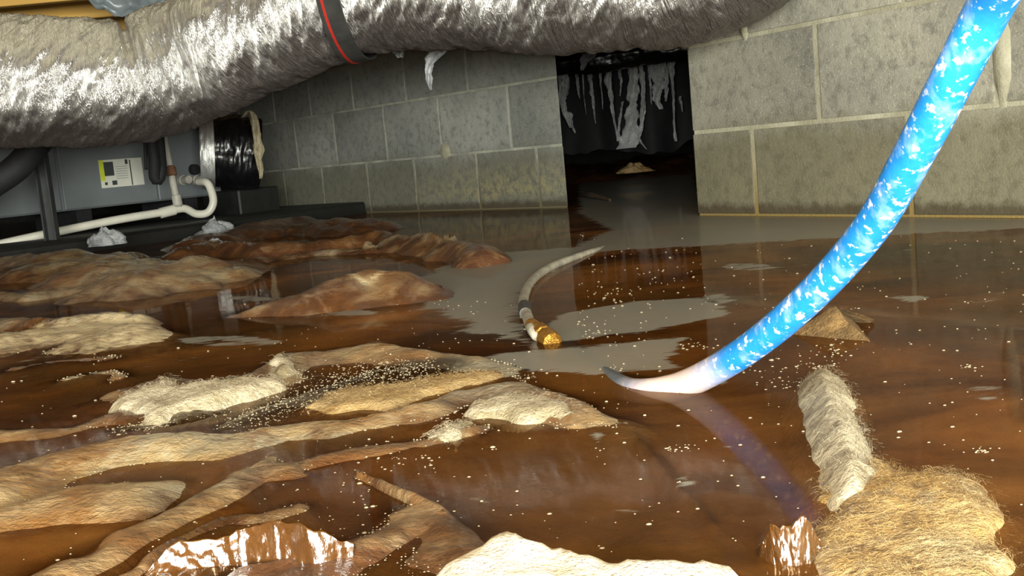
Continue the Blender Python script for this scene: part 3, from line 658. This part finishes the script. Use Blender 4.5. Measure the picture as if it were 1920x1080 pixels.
# ------------------------------------------------------------------ foam specks on the water
def specks():
    V = []; F = []
    def add(x, y, r_, zz=0.0003):
        b = len(V); N = 6; el = random.uniform(1.0, 1.7)
        for hh, rr in ((0.0, 1.0), (0.55, 0.75)):
            for k in range(N):
                a = 2*math.pi*k/N+x*99; V.append((x+el*r_*rr*math.cos(a), y+r_*rr*math.sin(a), zz+hh*r_))
        V.append((x, y, zz+0.8*r_))
        for k in range(N):
            F.append((b+k, b+(k+1) % N, b+N+(k+1) % N, b+N+k)); F.append((b+N+k, b+N+(k+1) % N, b+2*N))
    def scatter(px0, px1, py0, py1, n_, rpx=(0.8, 2.2)):
        for _ in range(n_):
            px, py = random.uniform(px0, px1), random.uniform(py0, py1); q = onz(px, py)
            add(q[0], q[1], random.uniform(*rpx)**1.0*q[1]/FPX*random.choice((0.7, 1, 1, 1.4)))
    def cluster(px, py, sx, sy, n_, rpx=(0.8, 2.4)):
        for _ in range(n_):
            q = onz(px+random.gauss(0, sx), py+random.gauss(0, sy)); add(q[0], q[1], random.uniform(*rpx)*q[1]/FPX)
    scatter(620, 1920, 640, 1060, 260, (0.9, 2.8)); scatter(1080, 1920, 440, 660, 200, (0.7, 1.8)); scatter(0, 700, 640, 1060, 160, (0.9, 2.4))
    scatter(450, 1000, 560, 660, 70, (0.7, 1.6)); scatter(1060, 1330, 465, 580, 60, (0.7, 1.8))
    for q in [(1535, 690, 22, 6, 26), (1450, 690, 30, 8, 22), (1560, 660, 40, 10, 26), (1480, 720, 25, 10, 30), (1110, 625, 20, 10, 26), (1150, 560, 30, 10, 18), (1300, 648, 25, 8, 16),
              (985, 712, 14, 4, 22), (1275, 842, 12, 3, 20), (1842, 846, 14, 3, 24), (560, 1000, 200, 40, 60), (740, 860, 60, 25, 60), (860, 770, 30, 12, 40), (1180, 690, 30, 6, 10), (1820, 690, 12, 5, 12)]:
        cluster(*q)
    # bubbles gathered along the water's edge on the folds
    ii, jj = np.nonzero((np.abs(Zg) < 0.0016) & (Yg < 1.5) & (Yg > 0.45))
    for k in RNG.choice(len(ii), min(1700, len(ii)), replace=False):
        x, y = Xg[ii[k], jj[k]], Yg[ii[k], jj[k]]
        if fbm(np.array(x*9), np.array(y*9), 880, 2) > 0.05: add(x, y, random.uniform(0.6, 2.0)*y/FPX, max(0.0, Zg[ii[k], jj[k]])+0.0003)
    for k in range(1000):   # froth along the black trough
        t = random.random(); P_ = [(440, 795), (540, 755), (640, 716), (720, 695), (800, 690)]; i = min(3, int(t*4)); u_ = t*4-i
        px = P_[i][0]*(1-u_)+P_[i+1][0]*u_+random.gauss(0, 26); py = P_[i][1]*(1-u_)+P_[i+1][1]*u_+random.gauss(4, 15)
        q = onz(px, py, 0.003); add(q[0], q[1], random.uniform(0.5, 1.6)*q[1]/FPX, random.choice((0.0005, 0.004, 0.008)))
    for k in range(260):
        px = random.gauss(270, 30); py = 800+random.gauss(0, 4)-(px-270)*0.1; q = onz(px, py); add(q[0], q[1], random.uniform(0.6, 1.7)*q[1]/FPX)
    o = mesh_obj('foam_bubbles', V, F, M['foam']); tag(o, 'white foam specks and bubbles floating on the brown water', 'foam', kind='stuff')
specks()

# ------------------------------------------------------------------ hoses
bh0 = at(1940, -140, 0.46)
bh = [np.array([1.00, -1.30, 0.50]), np.array([0.72, -0.60, 0.55]), np.array([0.42, -0.02, 0.47]), np.array([0.265, 0.27, 0.355]), at(2020, -300, 0.40), bh0, at(1862, 0, 0.52), at(1790, 140, 0.55), at(1715, 285, 0.59), at(1638, 420, 0.64), at(1545, 530, 0.69), at(1450, 618, 0.74), at(1360, 682, 0.79), at(1280, 722, 0.825), at(1215, 735, 0.845), onz(1165, 728, -0.008), onz(1105, 690, -0.0135), onz(1050, 650, -0.0125)]
Pq = catmull(bh, 600); sq = np.r_[0, np.cumsum(np.linalg.norm(np.diff(Pq, axis=0), axis=1))]
uext = float(sq[np.argmin(np.linalg.norm(Pq-bh0, axis=1))]); ulen = float(sq[-1])-uext
o = tube('blue_hose', bh, 0.0112, finish_hose(ulen*1.10, uext-ulen*0.10), n=420, seg=28)
tag(o, 'thick blue hose speckled white curving down into the water at right', 'hose')
gh = empty('garden_hose', onz(1010, 640), 'thin grey hose with brass coupling looping on the water before the opening', 'hose')
g = [onz(1018, 640, -0.002), onz(1000, 620, 0.008), onz(986, 585, 0.009), onz(982, 560, 0.008), onz(996, 528, 0.006), onz(1030, 502, 0.005), onz(1075, 484, 0.003), onz(1115, 471, -0.001), onz(1150, 463, -0.012), onz(1190, 458, -0.016)]
tube('tube', g, 0.0064, M['grey_hose'], gh, n=120, seg=16)
c0, c1 = onz(1038, 644, 0.000), onz(996, 608, 0.011); ax = (c1-c0)/np.linalg.norm(c1-c0); Lc = np.linalg.norm(c1-c0)
def lathe(name, a, b, prof, mat, parent, seg=18, knurl=0.0):
    """prof: (t along a-b, radius)"""
    a, b = np.array(a), np.array(b); d_ = b-a; L_ = np.linalg.norm(d_); d_ /= L_; ref = np.array([0, 0, 1.]) if abs(d_[2]) < 0.9 else np.array([1., 0, 0])
    A = np.cross(d_, ref); A /= np.linalg.norm(A); B = np.cross(A, d_); V = []
    for t, r_ in prof:
        for k in range(seg):
            th = 2*math.pi*k/seg; rr = r_*(1-(knurl if k % 2 else 0)); V.append(a+d_*L_*t+rr*(math.cos(th)*A+math.sin(th)*B))
    n_ = len(prof); F = [tuple(f) for f in grid_faces(n_, seg, True)]+[tuple(range(seg-1, -1, -1)), tuple(range((n_-1)*seg, n_*seg))]
    o_ = mesh_obj(name, V, F, mat, parent, smooth=False); return o_
cp = lathe('brass_coupling', c0, c1, [(0, 0.007), (0.04, 0.0105), (0.30, 0.0115), (0.32, 0.0090), (0.40, 0.0088), (0.42, 0.0105), (0.62, 0.0105), (0.66, 0.0082), (1.0, 0.0074)], M['brass'], gh, 20, 0.07); cp['label'] = 'ribbed golden brass coupling'
q0, q1 = onz(985, 588, 0.009), onz(983, 572, 0.0085)
lathe('hose_clamp', q0, q1, [(0, 0.0070), (0.1, 0.0078), (0.9, 0.0078), (1, 0.0070)], M['strap'], gh, 18)

# ------------------------------------------------------------------ big foil duct
dc = [(-330, 175, 2.50), (-150, 163, 2.55), (0, 156, 2.60), (150, 157, 2.64), (255, 152, 2.68), (330, 125, 2.70), (400, 96, 2.70), (480, 56, 2.66), (560, 18, 2.62), (640, -12, 2.57), (740, -30, 2.50), (880, -36, 2.42), (1050, -42, 2.34), (1200, -52, 2.28), (1300, -68, 2.24), (1400, -118, 2.20), (1490, -205, 2.20), (1560, -320, 2.22), (1590, -430, 2.24)]
dpts = [at(*q) for q in dc]
def duct_disp(s, th):
    th = np.abs(((th+math.pi/2) % (2*math.pi))-math.pi)   # mirrored about the duct's top and bottom so that the jacket closes
    up_ = np.cos(th)
    sl = s+0.06*th
    a = np.abs(fbm(sl*26, th*1.6+3, 61, 4)); b = np.abs(fbm(sl*60+9, th*3.1, 67, 3)); c_ = fbm(s*4.5, th*1.1, 71, 3)
    notch = -0.030*np.exp(-((s-NOTCH)/0.018)**2)*sstep(-0.1, 0.9, up_)
    st = -0.010*np.exp(-((s-STRAP)/0.03)**2)
    return 0.012*c_-0.014*a-0.004*b+notch+st
Pd = catmull(dpts, 400); sd = np.r_[0, np.cumsum(np.linalg.norm(np.diff(Pd, axis=0), axis=1))]
def s_at_px(px):
    v = Pd-CAM; qx = 960+FPX*(v@RT)/(v@FW); return float(sd[np.argmin(np.abs(qx-px))])
NOTCH = s_at_px(262); STRAP = s_at_px(655)
duct = empty('flex_duct', dpts[3]-np.array([0, 0, 0.15]), 'large crinkled silver foil duct sagging across the top of the view', 'duct')
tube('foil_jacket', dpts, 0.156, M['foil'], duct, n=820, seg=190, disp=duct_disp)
def band(name, s_c, width, lift, mat, parent, tilt=0.0, a0=0, a1=2*math.pi, rad=0.156):
    i0 = np.argmin(np.abs(sd-s_c)); T = Pd[i0+2]-Pd[i0-2]; T /= np.linalg.norm(T); A = np.cross(T, [0, 0, 1.]); A /= np.linalg.norm(A); B = np.cross(A, T)
    V = []; N = 72
    for k in range(N+1):
        th = a0+(a1-a0)*k/N; sh = T*(tilt*math.cos(th))
        for off, rr in ((-width/2, rad+lift-0.004), (-width/2, rad+lift), (width/2, rad+lift), (width/2, rad+lift-0.004)):
            V.append(Pd[i0]+sh+T*off+rr*(math.cos(th)*A+math.sin(th)*B))
    F = []
    for k in range(N):
        for j in range(4): F.append((k*4+j, k*4+(j+1) % 4, (k+1)*4+(j+1) % 4, (k+1)*4+j))
    return mesh_obj(name, V, F, mat, parent, smooth=False)
st = band('strap', STRAP, 0.060, 0.006, M['strap'], duct, 0.05); st['label'] = 'dark grey hanging strap with red edge'
band('red_stripe', STRAP-0.020, 0.007, 0.0075, M['red'], st, 0.05)

# ------------------------------------------------------------------ air handler behind the duct, left
ua, ub = at(-160, 300, 3.45), at(408, 300, 4.35); ud = (ub-ua); ud[2] = 0; UL = np.linalg.norm(ud); ud /= UL; un = np.array([ud[1], -ud[0], 0])
def upt(px, py, off=0.0):
    d_ = ray(px, py); t = np.dot(ua+un*off-CAM, un)/np.dot(d_, un); return CAM+d_*t
def us(px, py): return float(np.dot(upt(px, py)-ua, ud))
UB, UT, UD = 0.125, 0.58, 0.42
ah = empty('air_handler', ua+ud*UL/2-un*UD/2+np.array([0, 0, UB-ua[2]]), 'grey steel air handler cabinet behind the sagging foil duct', 'air handler')
def ubox(name, s0, s1, z0, z1, f0, f1, mat, parent, bev=0.003):
    c = ua+ud*(s0+s1)/2+un*(f0+f1)/2; c[2] = (z0+z1)/2
    return box(name, c, s1-s0, f1-f0, z1-z0, mat, parent, ud, bev)
ubox('body', 0, UL, UB, UT, -UD, -0.004, M['cabinet'], ah)
sp_ = us(112, 340); s2 = us(290, 320)
ubox('panel', 0.004, sp_-0.008, UB+0.004, UT-0.004, -0.004, 0.006, M['cabinet'], ah)
ubox('panel', sp_+0.004, s2-0.003, UB+0.004, UT-0.004, -0.004, 0.006, M['cabinet'], ah)
ubox('panel', s2+0.003, UL-0.004, UB+0.004, UT-0.004, -0.004, 0.006, M['cabinet'], ah)
la0, la1 = us(185, 322), us(266, 322); lz0, lz1 = upt(225, 350)[2], upt(225, 298)[2]
lb_ = ubox('rating_label', la0, la1, lz0, lz1, 0.006, 0.0075, M['paper'], ah, 0); lb_['label'] = 'white printed label with lime edge and black marks'
lw, lh = la1-la0, lz1-lz0
ubox('label_print', la0, la0+0.10*lw, lz0+0.25*lh, lz1, 0.0075, 0.0083, M['lime'], lb_, 0)
ubox('label_print', la0+0.10*lw, la0+0.32*lw, lz0+0.42*lh, lz0+0.92*lh, 0.0075, 0.0083, M['ink'], lb_, 0)
ubox('label_print', la0+0.70*lw, la0+0.725*lw, lz0+0.02*lh, lz0+0.95*lh, 0.0075, 0.0083, M['ink'], lb_, 0)
ubox('label_print', la0+0.08*lw, la0+0.14*lw, lz0+0.10*lh, lz0+0.2*lh, 0.0075, 0.0083, M['ink'], lb_, 0)
ubox('label_print', la0+0.25*lw, la0+0.36*lw, lz0+0.08*lh, lz0+0.24*lh, 0.0075, 0.0083, M['ink'], lb_, 0)
ubox('label_print', la0+0.60*lw, la0+0.66*lw, lz0+0.80*lh, lz0+0.97*lh, 0.0075, 0.0083, M['ink'], lb_, 0)
for k in range(6): ubox('label_print', la0+0.36*lw, la0+0.64*lw, lz0+(0.30+k*0.085)*lh, lz0+(0.312+k*0.085)*lh, 0.0075, 0.0079, M['ink'], lb_, 0)
# drain fittings on the cabinet
for px, py in ((340, 338), (366, 338)):
    a = upt(px, py, 0.006); lathe('drain_port', a, a+un*0.05, [(0, 0.02), (0.3, 0.02), (0.35, 0.016), (1, 0.016)], M['pvc_dirty'], ah, 16)
a = upt(362, 318, 0.006); lathe('knockout_plug', a, a+un*0.02, [(0, 0.022), (1, 0.02)], M['black_foam'], ah, 14)
# black pad the cabinet and its stand rest on
pc = ua+ud*(UL/2+0.1)-un*0.02; padw = 1.0
pad = box('equipment_pad', (pc[0], pc[1], 0.0), UL+0.55, padw, 0.09, M['black_matte'], None, ud, 0.01); tag(pad, 'low black pad under the grey air handler', 'pad')
for fr in (0.1, 0.5, 0.9):
    fo = box('cabinet_foot', tuple((ua+ud*UL*fr-un*0.2)[:2])+((0.045+UB)/2,), 0.06, 0.30, UB-0.045, M['black_foam'], ah, ud)
# post in front
pz = at(100, 440, 3.42); pt_ = at(80, 250, 3.42)
post = empty('support_post', (pz[0], pz[1], 0.045), 'dull metal post standing in front of the air handler', 'post')
def bar(name, a, b, wx_, wy_, mat, parent):
    a = np.array(a); b = np.array(b); d_ = (b-a)/np.linalg.norm(b-a); A = np.cross(d_, [0, 1., 0]); A /= np.linalg.norm(A); B = np.cross(d_, A)
    V = [p_+A*sx*wx_/2+B*sy*wy_/2 for p_ in (a, b) for sx, sy in ((-1, -1), (1, -1), (1, 1), (-1, 1))]
    return mesh_obj(name, V, [(3, 2, 1, 0), (4, 5, 6, 7), (0, 1, 5, 4), (1, 2, 6, 5), (2, 3, 7, 6), (3, 0, 4, 7)], mat, parent, smooth=False)
p0 = np.array([pz[0], pz[1], 0.046]); p1 = np.array([pz[0], pz[1], 0.50])
bar('post_web', p0, p1, 0.034, 0.006, M['post'], post)
bar('post_flange', p0+np.array([-0.017, -0.012, 0]), p1+np.array([-0.017, -0.012, 0]), 0.005, 0.03, M['post'], post)
bar('post_flange', p0+np.array([0.017, -0.012, 0]), p1+np.array([0.017, -0.012, 0]), 0.005, 0.03, M['post'], post)
# white drain pipe
dp = empty('drain_pipe', at(200, 420, 3.7), 'white PVC condensate drain pipe running below the cabinet to a curved trap', 'pipe')
pe = upt(366, 340, 0.055)
run = [at(-140, 492, 3.40), at(0, 458, 3.52), at(110, 434, 3.62), at(220, 412, 3.74), at(318, 396, 3.86)]
tube('pipe', run, 0.0145, M['pvc'], dp, n=30, seg=16)
tube('trap', [at(314, 397, 3.855), at(345, 391, 3.90), at(368, 401, 3.93), at(390, 398, 3.95), at(400, 378, 3.96), at(394, 352, 3.97), at(386, 342, 3.98), at(372, 341, 4.03)], 0.0145, M['pvc'], dp, n=60, seg=16)
ca, cb = at(300, 400, 3.84), at(328, 393, 3.875); lathe('pipe_coupling', ca, cb, [(0, 0.0155), (0.02, 0.019), (0.98, 0.019), (1, 0.0155)], M['pvc'], dp, 18)
vr = empty('vent_riser', at(333, 388, 3.86), 'narrow whitish riser pipe with brown fitting in front of the cabinet', 'pipe')
tube('pipe', [at(334, 388, 3.87), at(326, 350, 3.88), at(319, 315, 3.9), at(309, 265, 3.92), at(300, 215, 3.94)], 0.0125, M['pvc_dirty'], vr, n=24, seg=14)
lathe('brown_fitting', at(323, 330, 3.885), at(319, 312, 3.895), [(0, 0.013), (0.1, 0.018), (0.9, 0.018), (1, 0.013)], M['brown_tone'], vr, 14)
lathe('pipe_coupling', at(334, 386, 3.87), at(330, 366, 3.875), [(0, 0.014), (0.05, 0.017), (0.95, 0.017), (1, 0.014)], M['pvc_dirty'], vr, 14)
o = tube('refrigerant_line', [at(-120, 420, 3.2), at(-20, 350, 3.2), at(30, 315, 3.22), at(65, 275, 3.26), at(110, 215, 3.3), at(160, 120, 3.4)], 0.040, M['black_foam'], n=50, seg=20)
tag(o, 'thick black insulated refrigerant line at the far left under the duct', 'pipe')
lathe_e = empty('copper_stub', at(71, 296, 3.42), 'short copper pipe stub between the black line and the metal post', 'pipe')
lathe('stub', at(69, 303, 3.42), at(71, 284, 3.42), [(0, 0.013), (0.25, 0.013), (0.27, 0.017), (0.7, 0.017), (0.72, 0.013), (1, 0.013)], M['copper'], lathe_e, 16)
o = tube('cable_loop', [at(280, 210, 3.75), at(284, 260, 3.75), at(289, 300, 3.75), at(290, 330, 3.76), at(296, 338, 3.77), at(302, 320, 3.78), at(300, 290, 3.80), at(294, 215, 3.82)], 0.020, M['black_foam'], n=60, seg=14)
tag(o, 'drooping black insulated loop hanging beside the printed label', 'pipe')
o = tube('thin_cable', [at(270, 215, 3.76), at(272, 270, 3.76), at(274, 318, 3.77)], 0.006, M['black_foam'], n=20, seg=10)
tag(o, 'thin black cable hanging left of the drooping black loop', 'cable')
# branch duct with foil collar right of the cabinet
br = empty('branch_duct', at(440, 380, 4.25), 'black wrapped branch duct with shiny foil collar against the block wall', 'duct')
tube('black_wrap', [at(394, 285, 4.21), at(440, 285, 4.235), at(488, 288, 4.26)], [0.130, 0.15, 0.14], M['black_plastic'], br, n=60, seg=70, disp=lambda s, th: 0.012*fbm(s*14, th*3, 91, 4)-0.012*np.abs(fbm(s*40, th*2.2, 93, 3)))
tube('foil_collar', [at(376, 286, 4.20), at(388, 286, 4.206), at(400, 286, 4.213)], [0.140, 0.146, 0.146], M['foil_tape'], br, n=40, seg=80, disp=lambda s, th: -0.006*np.abs(fbm(s*60, th*3, 95, 3)))
o = box('support_block', tuple(at(455, 400, 4.35)[:2])+(0.07,), 0.20, 0.24, 0.14, M['black_matte'], None, ud, 0.006); tag(o, 'black support block under the wrapped branch duct', 'block')

# ------------------------------------------------------------------ hanging tatters
def ribbon(name, pix, Y, w_, mat, parent=None, n=30, seed=0, thick=0.004, wk=1.0):
    P_ = catmull([at(q[0], q[1], Y+(q[3] if len(q) > 3 else 0)) for q in pix], n)
    Wd = np.interp(np.linspace(0, 1, n), np.linspace(0, 1, len(pix)), [q[2] for q in pix])/FPX*Y*wk
    V = []; r_ = np.random.default_rng(seed); m_ = 7
    for i in range(n):
        for j in range(m_):
            u_ = j/(m_-1)-0.5; V.append(P_[i]+np.array([u_*Wd[i]*(1+0.6*float(fbm(np.array(i*0.22), np.array(u_*2.0), seed+600, 3))), 0.012*math.sin(u_*7+i*0.15+seed)+0.002*r_.normal(), 0.0]))
    V = np.array(V); V2 = V+np.array([0, thick, 0]); F = [tuple(f) for f in grid_faces(n, m_)]; n0 = len(V)
    Fall = F+[tuple(n0+q for q in f[::-1]) for f in F]
    bd = list(range(m_))+[i*m_+m_-1 for i in range(1, n)]+[(n-1)*m_+j for j in range(m_-2, -1, -1)]+[i*m_ for i in range(n-2, 0, -1)]
    for a, b in zip(bd, bd[1:]+bd[:1]): Fall.append((b, a, n0+a, n0+b))
    return mesh_obj(name, np.vstack([V, V2]), Fall, mat, parent)
o = ribbon('insulation_strip', [(455, 220, 8), (466, 206, 14), (476, 225, 16), (480, 255, 18), (484, 285, 20), (488, 310, 12), (490, 335, 4)], 4.02, 0, M['fib_white'], seed=4); tag(o, 'white fibreglass strip hanging from the duct before the branch duct', 'insulation')
o = ribbon('insulation_strip', [(818, 78, 30), (815, 105, 34), (806, 125, 18), (804, 145, 12), (809, 170, 4)], 2.75, 0, M['fib_grey'], seed=5); tag(o, 'pale wisp hanging from the duct in front of the left block wall', 'insulation')
o = ribbon('insulation_strip', [(748, 80, 26), (748, 98, 22), (750, 108, 10)], 2.75, 0, M['fib_grey'], seed=6); tag(o, 'short pale wisp hanging at the duct strap', 'insulation')
# scene seen through the opening
YB = 5.4
tb = empty('torn_insulation_blanket', at(1170, 285, YB), 'torn black insulation blanket with grey shreds hanging in the dark opening', 'insulation')
nx, nz = 70, 30; V = []
xa, xb = at(940, 200, YB)[0], at(1480, 200, YB)[0]
for i in range(nz):
    for j in range(nx):
        x = xa+(xb-xa)*j/(nx-1); bot = 0.13+0.05*float(fbm(np.array(x*7), np.array(1.0), 15, 3)); z = bot+(0.80-bot)*i/(nz-1)
        V.append((x, YB+0.10+0.04*float(fbm(np.array(x*5), np.array(z*3), 16, 3))+0.03*math.sin(x*22), z))
V = np.array(V); F = [tuple(f) for f in grid_faces(nz, nx)]; n0 = len(V)
mesh_obj('black_facing', np.vstack([V, V+np.array([0, 0.02, 0])]), F+[tuple(n0+q for q in f[::-1]) for f in F], M['black_foam'], tb)
for k, pix in enumerate([[(1055, 130, 24), (1060, 165, 22), (1056, 200, 14), (1070, 240, 8)], [(1080, 128, 14), (1083, 160, 10), (1087, 185, 4)], [(1105, 125, 22), (1108, 160, 12), (1112, 190, 8), (1117, 232, 3)], [(1140, 125, 26), (1142, 160, 14), (1148, 200, 8), (1158, 265, 6)],
                        [(1185, 120, 30), (1188, 170, 34), (1184, 220, 30), (1180, 262, 40), (1178, 278, 60)], [(1200, 118, 14), (1206, 170, 12), (1204, 225, 16), (1196, 262, 8)], [(1232, 112, 40), (1236, 150, 44), (1232, 185, 30), (1240, 205, 12)], [(1258, 115, 24), (1262, 165, 8), (1263, 225, 5), (1268, 265, 10)], [(1275, 180, 8), (1278, 200, 6), (1280, 210, 2)], [(1168, 190, 8), (1160, 240, 7), (1164, 275, 12)], [(1066, 210, 16), (1072, 232, 12), (1078, 250, 4)], [(1092, 128, 6), (1096, 190, 3), (1099, 215, 2)], [(1124, 126, 10), (1128, 170, 4), (1130, 205, 2)], [(1160, 122, 16), (1164, 150, 8), (1163, 180, 3)], [(1217, 115, 12), (1219, 160, 7), (1222, 196, 2)], [(1048, 132, 12), (1050, 170, 10), (1047, 215, 3)], [(1190, 235, 8), (1200, 262, 7), (1212, 280, 4)], [(1244, 114, 10), (1250, 150, 16), (1248, 190, 6)]]):
    ribbon('shred', pix, YB, 0, M['shred'], tb, n=60, seed=20+k, wk=0.62)
bd_ = empty('black_duct', at(1160, 110, 4.6), 'black plastic wrapped duct crossing the top of the dark opening', 'duct')
tube('wrap', [at(900, 130, 4.7), at(1040, 118, 4.65), at(1120, 112, 4.6), at(1200, 98, 4.55), at(1290, 85, 4.5), at(1420, 60, 4.4)], 0.055, M['black_plastic'], bd_, n=160, seg=36, disp=lambda s, th: 0.008*fbm(s*12, th*3, 101, 4)-0.008*np.abs(fbm(s*30, th*2, 103, 3)))
o = ribbon('insulation_strip', [(1110, 92, 22), (1105, 105, 30), (1095, 120, 12), (1092, 132, 5)], 4.5, 0, M['fib_grey'], seed=31); tag(o, 'grey wisp draped over the black wrapped duct in the opening', 'insulation')
o = tube('driftwood', [onz(1085, 365, 0.004), onz(1110, 366, 0.012), onz(1145, 375, 0.004)], [0.006, 0.010, 0.004], M['twig'], n=24, seg=10, disp=lambda s, th: 0.003*fbm(s*30, th*2, 111, 2)); tag(o, 'dark stick floating on the water in the opening', 'stick')
clump(1192, 322, 4.9, 60, 16, M['fib_tan'], 'brown tan scrap on the mud inside the dark opening', 17, name='insulation_clump', peak=0.3)
# plastic scrap tucked above the duct at top left
V = []; n_ = 20
for i in range(12):
    for j in range(n_):
        q = at(165+150*j/(n_-1), -40+66*i/11*(0.6+0.5*math.sin(math.pi*j/(n_-1))), 3.48); V.append(q+np.array([0, 0.03*float(fbm(np.array(j*0.45), np.array(i*0.5), 801, 3)), 0.02*float(fbm(np.array(j*0.5), np.array(0.0), 803, 3))*(i/11)]))
V = np.array(V); F = [tuple(f) for f in grid_faces(12, n_)]; n0 = len(V)
o = mesh_obj('plastic_scrap', np.vstack([V, V+np.array([0, 0.004, 0])]), F+[tuple(n0+q for q in f[::-1]) for f in F], M['film']); tag(o, 'crumpled grey plastic hanging over the pine joist at top left', 'plastic')
